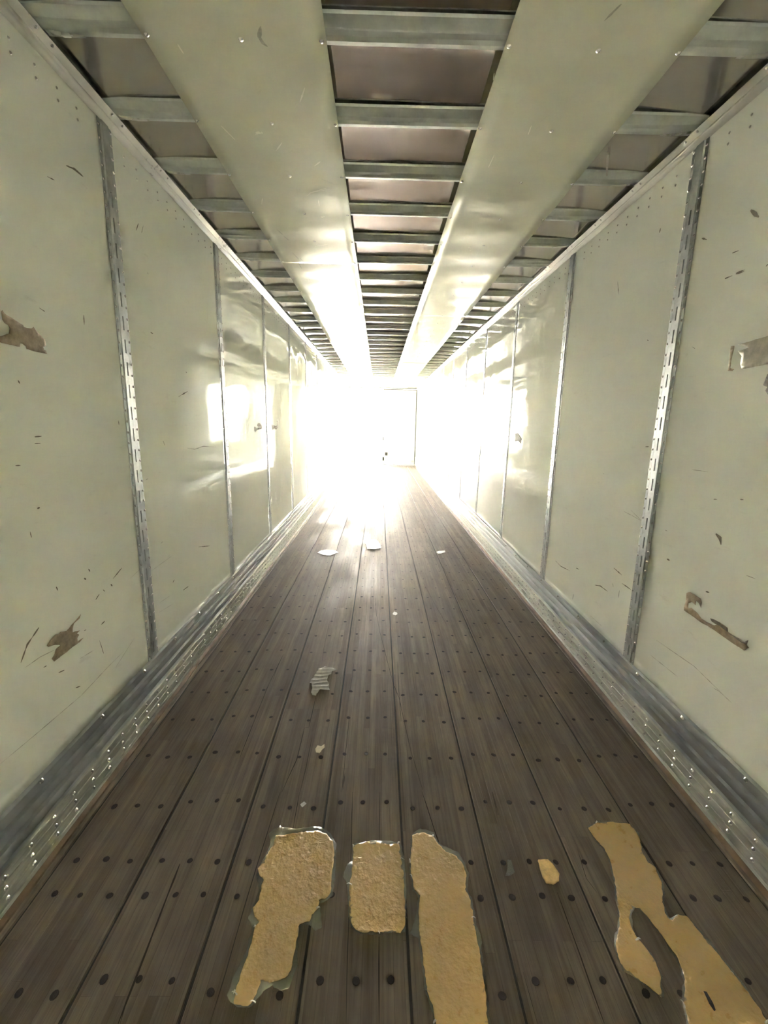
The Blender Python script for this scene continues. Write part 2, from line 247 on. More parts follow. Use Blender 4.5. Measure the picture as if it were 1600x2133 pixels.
def simple(name, col, rough=0.5, metal=0.0, var=0.12, scale=12.0, bump=0.0, bscale=40.0, stretch=(1, 1, 1), rvar=0.0, spec=0.5):
    m, nt, b = nodes(name)
    c = coords(nt, stretch)
    n = N(nt, 'ShaderNodeTexNoise', Scale=scale, Detail=5.0, Roughness=0.6); nt.links.new(c, n.inputs['Vector'])
    lo = tuple(max(0, x * (1 - var)) for x in col); hi = tuple(min(1, x * (1 + var)) for x in col)
    r = ramp(nt, n.outputs[0], [(0.3, lo), (0.7, hi)]); nt.links.new(r.outputs[0], b.inputs['Base Color'])
    b.inputs['Roughness'].default_value = rough; b.inputs['Metallic'].default_value = metal
    b.inputs['Specular IOR Level'].default_value = spec
    if rvar:
        rr = ramp(nt, n.outputs[0], [(0.3, (rough - rvar,) * 3), (0.7, (rough + rvar,) * 3)]); nt.links.new(rr.outputs[0], b.inputs['Roughness'])
    if bump:
        n2 = N(nt, 'ShaderNodeTexNoise', Scale=bscale, Detail=4.0); nt.links.new(c, n2.inputs['Vector'])
        bp = N(nt, 'ShaderNodeBump', Strength=1.0, Distance=bump); nt.links.new(n2.outputs[0], bp.inputs['Height']); nt.links.new(bp.outputs[0], b.inputs['Normal'])
    return m

M = {}
def wall_mat():
    m, nt, b = nodes('white_wall_liner')
    c = coords(nt)
    n1 = N(nt, 'ShaderNodeTexNoise', Scale=2.2, Detail=6.0, Roughness=0.65); nt.links.new(c, n1.inputs['Vector'])
    base = ramp(nt, n1.outputs[0], [(0.3, (0.845, 0.865, 0.775)), (0.7, (0.895, 0.905, 0.815))])
    # streaky grime, slightly slanted along the load height
    cs = coords(nt, (1.0, 2.2, 9.0)); n2 = N(nt, 'ShaderNodeTexNoise', Scale=2.4, Detail=9.0, Roughness=0.75); nt.links.new(cs, n2.inputs['Vector'])
    gr = ramp(nt, n2.outputs[0], [(0.60, (0, 0, 0)), (0.78, (1, 1, 1))])
    n3 = N(nt, 'ShaderNodeTexNoise', Scale=26.0, Detail=6.0, Roughness=0.7); nt.links.new(c, n3.inputs['Vector'])
    sp = ramp(nt, n3.outputs[0], [(0.68, (0, 0, 0)), (0.76, (1, 1, 1))])
    mx = N(nt, 'ShaderNodeMix', data_type='RGBA', blend_type='MIX'); mx.inputs[7].default_value = (0.50, 0.47, 0.38, 1)
    ms = N(nt, 'ShaderNodeMath', operation='MULTIPLY'); ms.inputs[1].default_value = 0.35
    nt.links.new(gr.outputs[0], ms.inputs[0]); nt.links.new(ms.outputs[0], mx.inputs[0]); nt.links.new(base.outputs[0], mx.inputs[6])
    mx2 = N(nt, 'ShaderNodeMix', data_type='RGBA', blend_type='MIX'); mx2.inputs[7].default_value = (0.42, 0.38, 0.30, 1)
    ms2 = N(nt, 'ShaderNodeMath', operation='MULTIPLY'); ms2.inputs[1].default_value = 0.30
    nt.links.new(sp.outputs[0], ms2.inputs[0]); nt.links.new(ms2.outputs[0], mx2.inputs[0]); nt.links.new(mx.outputs[2], mx2.inputs[6])
    nt.links.new(mx2.outputs[2], b.inputs['Base Color'])
    rr = ramp(nt, n2.outputs[0], [(0.45, (0.03,) * 3), (0.8, (0.10,) * 3)]); nt.links.new(rr.outputs[0], b.inputs['Roughness'])
    b.inputs['Specular IOR Level'].default_value = 0.09
    nb = N(nt, 'ShaderNodeTexNoise', Scale=3.0, Detail=2.0); nt.links.new(c, nb.inputs['Vector'])
    bp = N(nt, 'ShaderNodeBump', Strength=1.0, Distance=0.0022); nt.links.new(nb.outputs[0], bp.inputs['Height']); nt.links.new(bp.outputs[0], b.inputs['Normal'])
    return m

def wood_mat():
    """weathered laminated oak: narrow strips glued side by side, each with its own tone and grain."""
    m, nt, b = nodes('laminated_oak')
    tc = nt.nodes.new('ShaderNodeTexCoord'); oi = nt.nodes.new('ShaderNodeObjectInfo')
    mp = nt.nodes.new('ShaderNodeMapping'); mp.inputs['Rotation'].default_value = (0, 0, math.radians(90))
    add = N(nt, 'ShaderNodeVectorMath', operation='ADD'); mul = N(nt, 'ShaderNodeVectorMath', operation='SCALE'); mul.inputs['Scale'].default_value = 13.0
    cmb = nt.nodes.new('ShaderNodeCombineXYZ'); nt.links.new(oi.outputs['Random'], cmb.inputs[1]); nt.links.new(cmb.outputs[0], mul.inputs[0])
    nt.links.new(tc.outputs['Object'], add.inputs[0]); nt.links.new(mul.outputs[0], add.inputs[1]); nt.links.new(add.outputs[0], mp.inputs[0])
    br = N(nt, 'ShaderNodeTexBrick'); nt.links.new(mp.outputs[0], br.inputs['Vector'])
    br.inputs['Scale'].default_value = 1.0; br.inputs['Brick Width'].default_value = 1.35; br.inputs['Row Height'].default_value = 0.0306
    br.inputs['Mortar Size'].default_value = 0.0009; br.inputs['Mortar Smooth'].default_value = 0.3; br.inputs['Bias'].default_value = 0.0
    br.offset = 0.37; br.offset_frequency = 3; br.squash = 0.8; br.squash_frequency = 4
    br.inputs['Color1'].default_value = (0.0, 0.0, 0.0, 1); br.inputs['Color2'].default_value = (1, 1, 1, 1); br.inputs['Mortar'].default_value = (0.5, 0.5, 0.5, 1)
    strip = ramp(nt, br.outputs['Color'], [(0.0, (0.155, 0.127, 0.099)), (0.35, (0.182, 0.150, 0.119)), (0.7, (0.194, 0.161, 0.129)), (1.0, (0.222, 0.182, 0.144))])
    # grain
    gmp = nt.nodes.new('ShaderNodeMapping'); gmp.inputs['Scale'].default_value = (70, 2.2, 1); nt.links.new(add.outputs[0], gmp.inputs[0])
    g = N(nt, 'ShaderNodeTexNoise', Scale=1.0, Detail=7.0, Roughness=0.7, Distortion=0.4); nt.links.new(gmp.outputs[0], g.inputs['Vector'])
    gr = ramp(nt, g.outputs[0], [(0.32, (0.70, 0.68, 0.66)), (0.62, (1.10, 1.09, 1.06))])
    mx = N(nt, 'ShaderNodeMix', data_type='RGBA', blend_type='MULTIPLY'); mx.inputs[0].default_value = 0.85
    nt.links.new(strip.outputs[0], mx.inputs[6]); nt.links.new(gr.outputs[0], mx.inputs[7])
    # worn, greyed and stained areas
    s1 = N(nt, 'ShaderNodeTexNoise', Scale=1.7, Detail=8.0, Roughness=0.7); smp = nt.nodes.new('ShaderNodeMapping'); smp.inputs['Scale'].default_value = (2.4, 0.8, 1)
    nt.links.new(add.outputs[0], smp.inputs[0]); nt.links.new(smp.outputs[0], s1.inputs['Vector'])
    st = ramp(nt, s1.outputs[0], [(0.35, (0.72, 0.70, 0.68)), (0.68, (1.12, 1.12, 1.14))])
    mx2 = N(nt, 'ShaderNodeMix', data_type='RGBA', blend_type='MULTIPLY'); mx2.inputs[0].default_value = 1.0
    nt.links.new(mx.outputs[2], mx2.inputs[6]); nt.links.new(st.outputs[0], mx2.inputs[7])
    # glue lines
    mx3 = N(nt, 'ShaderNodeMix', data_type='RGBA', blend_type='MIX'); mx3.inputs[7].default_value = (0.035, 0.027, 0.02, 1)
    gl = N(nt, 'ShaderNodeMath', operation='MULTIPLY'); gl.inputs[1].default_value = 0.30; nt.links.new(br.outputs['Fac'], gl.inputs[0]); nt.links.new(gl.outputs[0], mx3.inputs[0])
    nt.links.new(mx2.outputs[2], mx3.inputs[6]); nt.links.new(mx3.outputs[2], b.inputs['Base Color'])
    rr = ramp(nt, s1.outputs[0], [(0.3, (0.52,) * 3), (0.7, (0.72,) * 3)]); nt.links.new(rr.outputs[0], b.inputs['Roughness'])
    b.inputs['Specular IOR Level'].default_value = 0.09
    bp = N(nt, 'ShaderNodeBump', Strength=0.6, Distance=0.0015); nt.links.new(g.outputs[0], bp.inputs['Height'])
    bp2 = N(nt, 'ShaderNodeBump', Strength=0.8, Distance=0.0015); bp2.invert = True; nt.links.new(br.outputs['Fac'], bp2.inputs['Height'])
    nt.links.new(bp.outputs[0], bp2.inputs['Normal']); nt.links.new(bp2.outputs[0], b.inputs['Normal'])
    return m

def metal_mat(name, col, rough, scale=6.0, rvar=0.08, bump=0.0, bscale=8.0, stretch=(1, 1, 1), metal=1.0, var=0.15, scratches=False):
    m, nt, b = nodes(name)
    c = coords(nt, stretch)
    n = N(nt, 'ShaderNodeTexNoise', Scale=scale, Detail=7.0, Roughness=0.65); nt.links.new(c, n.inputs['Vector'])
    lo = tuple(x * (1 - var) for x in col); hi = tuple(min(1, x * (1 + var)) for x in col)
    r = ramp(nt, n.outputs[0], [(0.3, lo), (0.7, hi)])
    rr = ramp(nt, n.outputs[0], [(0.3, (max(.03, rough - rvar),) * 3), (0.7, (rough + rvar,) * 3)])
    nt.links.new(r.outputs[0], b.inputs['Base Color']); nt.links.new(rr.outputs[0], b.inputs['Roughness'])
    b.inputs['Metallic'].default_value = metal
    if metal < 0.2: b.inputs['Specular IOR Level'].default_value = 0.25
    if scratches:
        v = N(nt, 'ShaderNodeTexNoise', Scale=3.0, Detail=10.0, Roughness=0.8, Distortion=2.5); nt.links.new(c, v.inputs['Vector'])
        sr = ramp(nt, v.outputs[0], [(0.60, (0, 0, 0)), (0.72, (1, 1, 1))])
        mx = N(nt, 'ShaderNodeMix', data_type='RGBA', blend_type='MIX'); mx.inputs[7].default_value = tuple(x * 0.72 for x in col) + (1,)
        ms = N(nt, 'ShaderNodeMath', operation='MULTIPLY'); ms.inputs[1].default_value = 0.5; nt.links.new(sr.outputs[0], ms.inputs[0]); nt.links.new(ms.outputs[0], mx.inputs[0])
        nt.links.new(r.outputs[0], mx.inputs[6]); nt.links.new(mx.outputs[2], b.inputs['Base Color'])
    if bump:
        n2 = N(nt, 'ShaderNodeTexNoise', Scale=bscale, Detail=2.0); nt.links.new(c, n2.inputs['Vector'])
        bp = N(nt, 'ShaderNodeBump', Strength=1.0, Distance=bump); nt.links.new(n2.outputs[0], bp.inputs['Height']); nt.links.new(bp.outputs[0], b.inputs['Normal'])
    return m

M['wall'] = wall_mat()
M['wood'] = wood_mat()
M['lining'] = metal_mat('dull_lining_sheet', (0.80, 0.79, 0.63), 0.24, scale=2.5, rvar=0.04, bump=0.0008, bscale=5.0, var=0.05, scratches=True, metal=0.12)
M['roof'] = metal_mat('bare_roof_aluminium', (0.52, 0.475, 0.435), 0.14, scale=4.0, rvar=0.05, bump=0.0012, bscale=6.0, var=0.08)
M['galv'] = metal_mat('galvanised_steel', (0.40, 0.42, 0.41), 0.48, scale=25.0, var=0.2, metal=0.75)
M['bow'] = metal_mat('galvanised_roof_bow', (0.66, 0.69, 0.65), 0.45, scale=14.0, var=0.14, metal=0.45)
M['tab'] = metal_mat('shiny_bow_tab', (0.7, 0.7, 0.68), 0.25, scale=14.0)
M['rail'] = metal_mat('brushed_scuff_rail', (0.52, 0.54, 0.54), 0.42, scale=5.0, var=0.08, stretch=(6, 0.25, 6), metal=0.8)
M['perf'] = metal_mat('worn_lower_rail', (0.62, 0.62, 0.55), 0.50, scale=10.0, var=0.2, stretch=(6, 0.5, 6), metal=0.55)
M['toprail'] = metal_mat('painted_top_rail', (0.60, 0.59, 0.52), 0.34, scale=5.0, var=0.08, metal=0.2)
M['rivet'] = metal_mat('bright_rivet', (0.85, 0.84, 0.78), 0.25, scale=10.0, metal=0.6)
M['dullrivet'] = metal_mat('dull_rivet', (0.34, 0.33, 0.29), 0.3, scale=10.0, metal=0.7)
M['dark'] = simple('dark_recess', (0.02, 0.018, 0.015), 0.8)
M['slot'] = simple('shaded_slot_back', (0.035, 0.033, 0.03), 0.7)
M['screw'] = simple('dark_countersunk_screw', (0.012, 0.008, 0.006), 0.8, bump=0.001, bscale=300)
M['rust'] = simple('rusty_edge_angle', (0.165, 0.105, 0.055), 0.7, var=0.45, scale=9.0, stretch=(1, 0.7, 1), bump=0.001)
M['edgewood'] = simple('edge_board_wood', (0.17, 0.125, 0.085), 0.6, var=0.35, scale=10.0, stretch=(8, 0.6, 1))
M['crack'] = simple('dark_floor_crack', (0.02, 0.015, 0.011), 0.9)
M['tape'] = simple('tan_packing_tape', (0.52, 0.35, 0.15), 0.30, var=0.05, scale=25.0, bump=0.0045, bscale=70.0, rvar=0.04)
M['fibre'] = simple('torn_brown_backing', (0.36, 0.285, 0.19), 0.8, var=0.35, scale=35.0, bump=0.001, bscale=120)
M['residue'] = simple('tape_residue', (0.46, 0.42, 0.28), 0.5, var=0.22, scale=30.0)
M['scuff'] = simple('dark_scuff', (0.20, 0.18, 0.14), 0.7, var=0.3, scale=60)
M['scratch'] = simple('faint_scratch', (0.42, 0.40, 0.33), 0.6, var=0.2, scale=60)
M['lightscratch'] = simple('bright_scratch', (0.85, 0.82, 0.68), 0.4, var=0.1)
M['stain_dent'] = simple('stain_and_dent_mark', (0.42, 0.41, 0.31), 0.5, var=0.2, scale=60)
M['paper'] = simple('white_torn_paper', (0.56, 0.54, 0.49), 0.45, var=0.12, scale=30, bump=0.002, bscale=70)
M['cream'] = simple('cream_cardboard', (0.62, 0.53, 0.34), 0.6, var=0.12, scale=60)
M['chip'] = simple('tan_wood_chip', (0.62, 0.42, 0.16), 0.5, var=0.25, scale=45, bump=0.002, bscale=90)
M['door'] = simple('white_door_panel', (0.74, 0.73, 0.68), 0.35, var=0.05, scale=3)
M['gasket'] = simple('dark_door_gasket', (0.045, 0.042, 0.036), 0.7)
M['bounce_face'] = simple('white_reflector_face', (0.88, 0.87, 0.84), 0.6, var=0.03, scale=0.5)
M['ground'] = simple('pale_gravel_yard', (0.22, 0.21, 0.19), 0.9, var=0.15, scale=3.0)
M['leaf'] = simple('dark_hedge_leaf', (0.05, 0.07, 0.04), 0.8, var=0.4, scale=4.0)
M['barrier'] = simple('grey_steel_barrier', (0.12, 0.12, 0.12), 0.6)
m, nt, b = nodes('clear_film'); M['film'] = m
b.inputs['Base Color'].default_value = (0.42, 0.45, 0.34, 1); b.inputs['Roughness'].default_value = 0.16; b.inputs['Alpha'].default_value = 0.36
_c = coords(nt); _n = N(nt, 'ShaderNodeTexNoise', Scale=70.0, Detail=4.0); nt.links.new(_c, _n.inputs['Vector'])
_b = N(nt, 'ShaderNodeBump', Strength=1.0, Distance=0.005); nt.links.new(_n.outputs[0], _b.inputs['Height']); nt.links.new(_b.outputs[0], b.inputs['Normal'])

# ------------------------------------------------------------------ dimensions
HW, Y0, Y1 = 1.275, -0.85, 16.5          # wall liner half width, nose, rear sill
ZT, ZB, ZC = 2.757, 0.312, 2.79          # lower edge of top rail, top of scuff rail, lining sheet height
BOW0, BOWD = 1.735, 0.4155
POST0, POSTD = 2.14, 1.2835

# ------------------------------------------------------------------ floor
floor = empty('floor'); tag(floor, 'worn laminated oak plank floor of the trailer running to the rear doorway', 'floor', kind='structure')
mb = MB(); mb.box(-1.30, 1.30, Y0, Y1 + 0.02, -0.075, -0.0075); mb.build('subfloor', M['dark'], floor)
joints = [-1.207, -0.903, -0.597, -0.290, 0.015, 0.319, 0.623, 0.928, 1.212]
row_even = [0.955, 1.18, 1.298, 1.552, 1.825, 2.086, 2.321, 2.543, 2.786]
while row_even[-1] < 16.2: row_even.append(row_even[-1] + 0.2412)
screw_me = MB()
_seg = 10
for k in range(_seg): screw_me.v.append((0.0098 * math.cos(2 * math.pi * k / _seg), 0.0098 * math.sin(2 * math.pi * k / _seg), 0.0))
for k in range(_seg): screw_me.v.append((0.0085 * math.cos(2 * math.pi * k / _seg), 0.0085 * math.sin(2 * math.pi * k / _seg), 0.0007))
for k in range(_seg): screw_me.v.append((0.0035 * math.cos(2 * math.pi * k / _seg), 0.0035 * math.sin(2 * math.pi * k / _seg), 0.0002))
for k in range(_seg):
    j = (k + 1) % _seg
    screw_me.f.append((k, j, _seg + j, _seg + k)); screw_me.f.append((_seg + k, _seg + j, 2 * _seg + j, 2 * _seg + k))
screw_me.f.append(tuple(2 * _seg + k for k in range(_seg)))
SCREW = screw_me.mesh('screw'); SCREW.materials.append(M['screw'])
far_screws = MB(); n_screws = 0
rs = random.Random(11)
for i in range(8):
    x0, x1 = joints[i] + 0.0042, joints[i + 1] - 0.0042
    w = x1 - x0; c = 0.0018; dz = rs.uniform(-0.0003, 0.0003)
    mb = MB()
    prof = [(x0, -0.0075), (x0, -c * 1.6), (x0 + c, 0), (x1 - c, 0), (x1, -c * 1.6), (x1, -0.0075)]
    ys = [Y0 + 0.3 * k for k in range(int((Y1 - Y0) / 0.3) + 1)] + [Y1]
    mb.sweep(prof, ys, fn=lambda p: (p[0], p[1], p[2] + (dz + 0.0006 * noise.noise((p[0] * 3, p[1] * 0.9, i))) * (1 if p[2] > -0.007 else 0)))
    pl = mb.build('plank', M['wood'], floor)
    for r, y in enumerate(row_even):
        yy = y - (0.029 if i % 2 == 0 else 0.0) if r > 2 or r == 0 else y
        for fx in (0.17, 0.5, 0.83):
            x = x0 + w * fx + rs.uniform(-.006, .006); yv = yy + rs.uniform(-.005, .005)
            if y < 3.8:
                s = bpy.data.objects.new('screw', SCREW); COL.objects.link(s); s.parent = pl
                s.location = (x, yv, 0.0006); q = rs.uniform(0.85, 1.15); s.scale = (q, q * rs.uniform(1, 1.25), 1); s.rotation_euler = (0, 0, rs.uniform(0, 3))
            else:
                n = len(far_screws.v); R = 0.0095
                for k in range(6): far_screws.v.append((x + R * math.cos(k * 1.0472), yv + R * math.sin(k * 1.0472), 0.0009))
                far_screws.v.append((x, yv, 0.0012))
                for k in range(6): far_screws.f.append((n + k, n + (k + 1) % 6, n + 6))
tag(far_screws.build('screw_rows', M['screw'], floor), kind='stuff')

for pts, wmm in CRACKS:
    # a crack is a thin sliver along a wandering line
    P = []
    for a, b2 in zip(pts[:-1], pts[1:]):
        n = max(2, int(math.hypot(b2[0] - a[0], b2[1] - a[1]) / 0.05))
        P += [(a[0] + (b2[0] - a[0]) * k / n, a[1] + (b2[1] - a[1]) * k / n) for k in range(n)]
    P.append(pts[-1]); mb = MB(); L = []
    for k, p in enumerate(P):
        t = min(k, len(P) - 1 - k) / max(1, len(P) - 1) * 2
        hw = 0.0005 * wmm * (0.35 + 0.65 * min(1, t * 4)) * (0.8 + 0.5 * noise.noise((p[0] * 20, p[1] * 20, 3)))
        q = P[min(k + 1, len(P) - 1)]; o = P[max(k - 1, 0)]
        dx, dy = q[0] - o[0], q[1] - o[1]; l = math.hypot(dx, dy) or 1
        wob = 0.0015 * noise.noise((p[0] * 9, p[1] * 14, 7))
        L.append(((p[0] - dy / l * hw + wob, p[1] + dx / l * hw, 0.0010), (p[0] + dy / l * hw + wob, p[1] - dx / l * hw, 0.0010)))
    for a, b2 in zip(L[:-1], L[1:]): mb.quad(a[0], a[1], b2[1], b2[0])
    mb.build('crack', M['crack'], floor)

for s in (-1, 1):
    mb = MB(); ys = [Y0 + 0.4 * k for k in range(int((Y1 - Y0) / 0.4) + 1)] + [Y1]
    xa, xb = (1.2155, 1.2345) if s > 0 else (1.2105, 1.2325)
    mb.sweep([(s * xa, -0.0075), (s * xa, -0.003), (s * (xa + .002), 0.0), (s * (xb - .002), 0.001), (s * xb, -0.002), (s * xb, -0.0075)], ys,
             fn=lambda p: (p[0] + 0.0015 * noise.noise((p[1] * 2, s, 0)), p[1], p[2] + 0.001 * noise.noise((p[1] * 3, s, 4))))
    mb.build('edge_board', M['edgewood'], floor)

# ------------------------------------------------------------------ scuff rails along the wall feet
for s, side in ((-1, 'left'), (1, 'right')):
    bb = empty('baseboard_' + side); tag(bb, 'corrugated grey scuff rail with riveted lower band along the %s wall' % ('brown-gouged' if s < 0 else 'tape-marked'), 'baseboard', kind='structure')
    ys = [Y0 + 0.45 * k for k in range(int((Y1 - Y0) / 0.45) + 1)] + [Y1]
    X = HW
    prof = [(X - .001, ZB), (X - .018, ZB - .002), (X - .021, ZB - .020), (X - .019, ZB - .038), (X - .0035, ZB - .042), (X - .0035, ZB - .052), (X - .020, ZB - .056), (X - .024, ZB - .074), (X - .020, ZB - .091), (X - .0035, ZB - .095), (X - .0035, ZB - .105), (X - .021, ZB - .109), (X - .025, ZB - .127), (X - .021, ZB - .144), (X - .0035, ZB - .148), (X - .0035, ZB - .159), (X - .018, 0.150)]
    mb = MB(); mb.sweep([(s * a, z) for a, z in prof], ys, fn=lambda p: (p[0] + 0.0012 * noise.noise((p[1] * 1.3, p[2] * 9, s)), p[1], p[2]))
    o = mb.build('corrugated_rail', M['rail'], bb); smooth_auto(o, 30)
    prof = [(X - .018, 0.150), (X - .027, 0.148), (X - .028, 0.141), (X - .0245, 0.139), (X - .0245, 0.1130), (X - .0160, 0.1115), (X - .0160, 0.1095), (X - .0245, 0.1080), (X - .0245, 0.0750), (X - .0160, 0.0735), (X - .0160, 0.0715), (X - .0245, 0.0700), (X - .0245, 0.0345), (X - .0170, 0.0330), (X - .0170, 0.0310), (X - .0250, 0.0295), (X - .026, 0.012)]
    mb = MB(); mb.sweep([(s * a, z) for a, z in prof], ys)
    o = mb.build('riveted_rail', M['perf'], bb); smooth_auto(o, 30)
    prof = [(X - .020, 0.017), (X - .028, 0.0135), (X - .037 - (0.004 if s < 0 else 0.0), 0.0045), (X - .0385 - (0.004 if s < 0 else 0.0), -0.01)]
    mb = MB(); mb.sweep([(s * a, z) for a, z in prof], ys, fn=lambda p: (p[0] + 0.002 * noise.noise((p[1] * 4, 1, s)), p[1], p[2] + 0.0015 * noise.noise((p[1] * 5, 6, s))))
    o = mb.build('rusty_angle', M['rust'], bb); smooth_auto(o, 40)
    rv = MB(); rv.dome((0, 0, 0), 0.0075, 0.0062, (-s, 0, 0), 8); RV = rv.mesh('rivet', True); RV.materials.append(M['rivet'])
    far = MB(); ph = 1.243 if s < 0 else 1.270; k = -2
    while ph + 0.107 * k < 16.4:
        y = ph + 0.107 * k
        for z in ((0.128, 0.090, 0.052) if s < 0 else (0.133, 0.096, 0.055)):
            p = (s * (X - 0.0243), y + random.uniform(-.003, .003), z + random.uniform(-.0015, .0015))
            if 1.0 < y < 4.4:
                o = bpy.data.objects.new('rivet', RV); COL.objects.link(o); o.location = p; o.parent = bb
            else: far.dome(p, 0.0060, 0.004, (-s, 0, 0), 5)
        k += 1
    ph = 1.327 if s < 0 else 1.356; k = 0
    while ph + 0.343 * k < 16.4:
        y = ph + 0.343 * k; p = (s * (X - 0.0192), y, ZB - 0.010)
        if y < 5:
            o = bpy.data.objects.new('rivet', RV); COL.objects.link(o); o.location = p; o.parent = bb; o.scale = (1.2, 1.3, 1.3)
        else: far.dome(p, 0.0075, 0.005, (-s, 0, 0), 5)
        k += 1
    tag(far.build('rivet_rows', M['rivet'], bb), kind='stuff')

# ------------------------------------------------------------------ side walls: liner panels, slotted posts
def bulge(s, y, z):
    """how far the thin liner stands off its plane: slack waves, strongest near the top."""
    t = max(0.0, min(1.0, (z - 0.3) / 2.45))
    a = 0.0016 + 0.0060 * t ** 3
    w = noise.noise((y * 1.3 + 17 * s, z * 1.6, 2.0 + s)) + 0.5 * noise.noise((y * 3.4, z * 4.2 + 5 * s, 8.0))
    pos = ((y - POST0) / POSTD) % 1.0
    return a * w * min(1.0, 8 * min(pos, 1 - pos))

def on_wall(s, y, z, off=0.0006): return (s * (HW - off) - s * bulge(s, y, z), y, z)

posts_y = [POST0 + POSTD * k for k in range(12) if POST0 + POSTD * k < Y1 - 0.1]
for s, side in ((-1, 'left'), (1, 'right')):
    wall = empty('wall_' + side)
    tag(wall, ('white glossy trailer side wall with brown torn gouges' if s < 0 else 'white glossy trailer side wall with tape residue and torn strip'), 'wall', kind='structure')
    edges = [Y0] + [p + (0 if s < 0 else 0.022) for p in posts_y] + [Y1]
    panels = []
    for a, b2 in zip(edges[:-1], edges[1:]):
        mb = MB(); nu, nv = max(3, int((b2 - a) / 0.06)), 46
        mb.grid(nu, nv, lambda u, v: on_wall(s, a + .0012 + (b2 - a - .0024) * u, 0.30 + (2.80 - 0.30) * v, 0.0))
        o = mb.build('wall_panel', M['wall'], wall, smooth=True); panels.append((a, b2, o))
        if o.data.polygons[0].normal.x * s > 0: o.data.flip_normals()
        sm = o.modifiers.new('thickness', 'SOLIDIFY'); sm.thickness = 0.006; sm.offset = -1
    mb = MB(); mb.box(s * 1.285, s * 1.31, Y0, Y1 + 0.05, -0.08, 2.95); mb.build('side_skin', M['dark'], wall)
    # rivet pairs under the top rail
    rv = MB(); rv.dome((0, 0, 0), 0.0052, 0.0036, (-s, 0, 0), 7); RW = rv.mesh('rivet', True); RW.materials.append(M['dullrivet'])
    far = MB(); k = -1; ph = (1.653 if s < 0 else 1.685)
    while ph + 0.1045 * k < 16.3:
        y = ph + 0.1045 * k; k += 1
        if min(abs(y - p) for p in posts_y) < 0.075: continue
        for z in (2.704, 2.665):
            p = on_wall(s, y, z, 0.0005)
            if 1.55 < y < 4.8:
                o = bpy.data.objects.new('rivet', RW); COL.objects.link(o); o.location = p; o.parent = wall
            else: far.dome(p, 0.0052, 0.0034, (-s, 0, 0), 5)
    tag(far.build('rivet_rows', M['dullrivet'], wall), kind='stuff')
    # slotted logistic posts
    for kp, py in enumerate(posts_y):
        py = py + (0 if s < 0 else 0.022)
        post = empty('slotted_post', (s * HW, py, ZB), wall)
        X = lambda d: s * (-d)            # local: inward offset
        zt = ZT - ZB + 0.004
        near = kp < 3
        mb = MB(); hw, cw = 0.049, 0.026
        prof = [(-hw, .0015), (-hw, .0035), (-cw - .004, .0035), (-cw - .001, .0018), (-cw + .003, .0075)]
        mb.sweep(prof, [0, zt], fn=None) if False else None
        for sg in (-1, 1):
            pts = [(sg * hw, .0012), (sg * hw, .0036), (sg * (cw + .005), .0036), (sg * (cw + .002), .0014), (sg * (cw - .002), .0072), (sg * .0045, .0072)]
            for p, q in zip(pts[:-1], pts[1:]):
                mb.quad((X(p[1]), p[0], 0), (X(q[1]), q[0], 0), (X(q[1]), q[0], zt), (X(p[1]), p[0], zt))
        # bridges of the centre web between the slots (slot = 60 mm open, every 100 mm)
        zs = 0.06 - 0.03; last = 0.0; holes = []
        while zs < zt - 0.30: holes.append((zs, zs + 0.060)); zs += 0.0998
        for h0, h1 in holes + [(zt, zt)]:
            mb.quad((X(.0072), -.0045, last), (X(.0072), .0045, last), (X(.0072), .0045, h0), (X(.0072), -.0045, h0))
            for yy in (-.0045, .0045):
                if h1 > h0: mb.quad((X(.0072), yy, h0), (X(.0010), yy, h0), (X(.0010), yy, h1), (X(.0072), yy, h1))
            last = h1
        mb.build('channel', M['galv'], post)
        mb = MB(); mb.quad((X(.0012), -.02, 0.01), (X(.0012), .02, 0.01), (X(.0012), .02, zt), (X(.0012), -.02, zt)); mb.build('slot_back', M['slot'], post)  # dark sheet paints the shade inside the slots
        far = MB(); z = 0.022; j = 0
        if kp == 0:
            rv = MB(); rv.dome((0, 0, 0), 0.0062, 0.0055, (-s, 0, 0), 8); RP = rv.mesh('rivet', True); RP.materials.append(M['rivet'])
        while z < zt - 0.01:
            for sg in (-1, 1):
                p = (X(.0034), sg * 0.0405, z + (0.012 if sg > 0 else 0) )
                if kp < 2:
                    o = bpy.data.objects.new('rivet', RP); COL.objects.link(o); o.location = p; o.parent = post
                else: far.dome(p, 0.0056, 0.0042, (-s, 0, 0), 5)
            z += 0.0499
        if far.v: tag(far.build('rivet_rows', M['rivet'], post), kind='stuff')
    # torn patches, residue and sticker remnants on the liner
    def wall_patch(name, poly, mat, lab, off=0.0012, step=0.012, amp=0.0012, seed=1.0):
        pj = jag(poly, 0.008, amp, seed); v, f, d = sheet(pj, step, seed)
        mb = MB(); mb.v = [on_wall(s, p[0], p[1], off + 0.0008 * (0.5 + 0.5 * noise.noise((p[0] * 40, p[1] * 40, seed)))) for p in v]; mb.f = f
        cy = sum(p[0] for p in poly) / len(poly)
        par = [o for a, b2, o in panels if a <= cy <= b2][0]
        o = mb.build(name, mat, par, smooth=True); o['label'] = lab
        sm = o.modifiers.new('thickness', 'SOLIDIFY'); sm.thickness = 0.0008
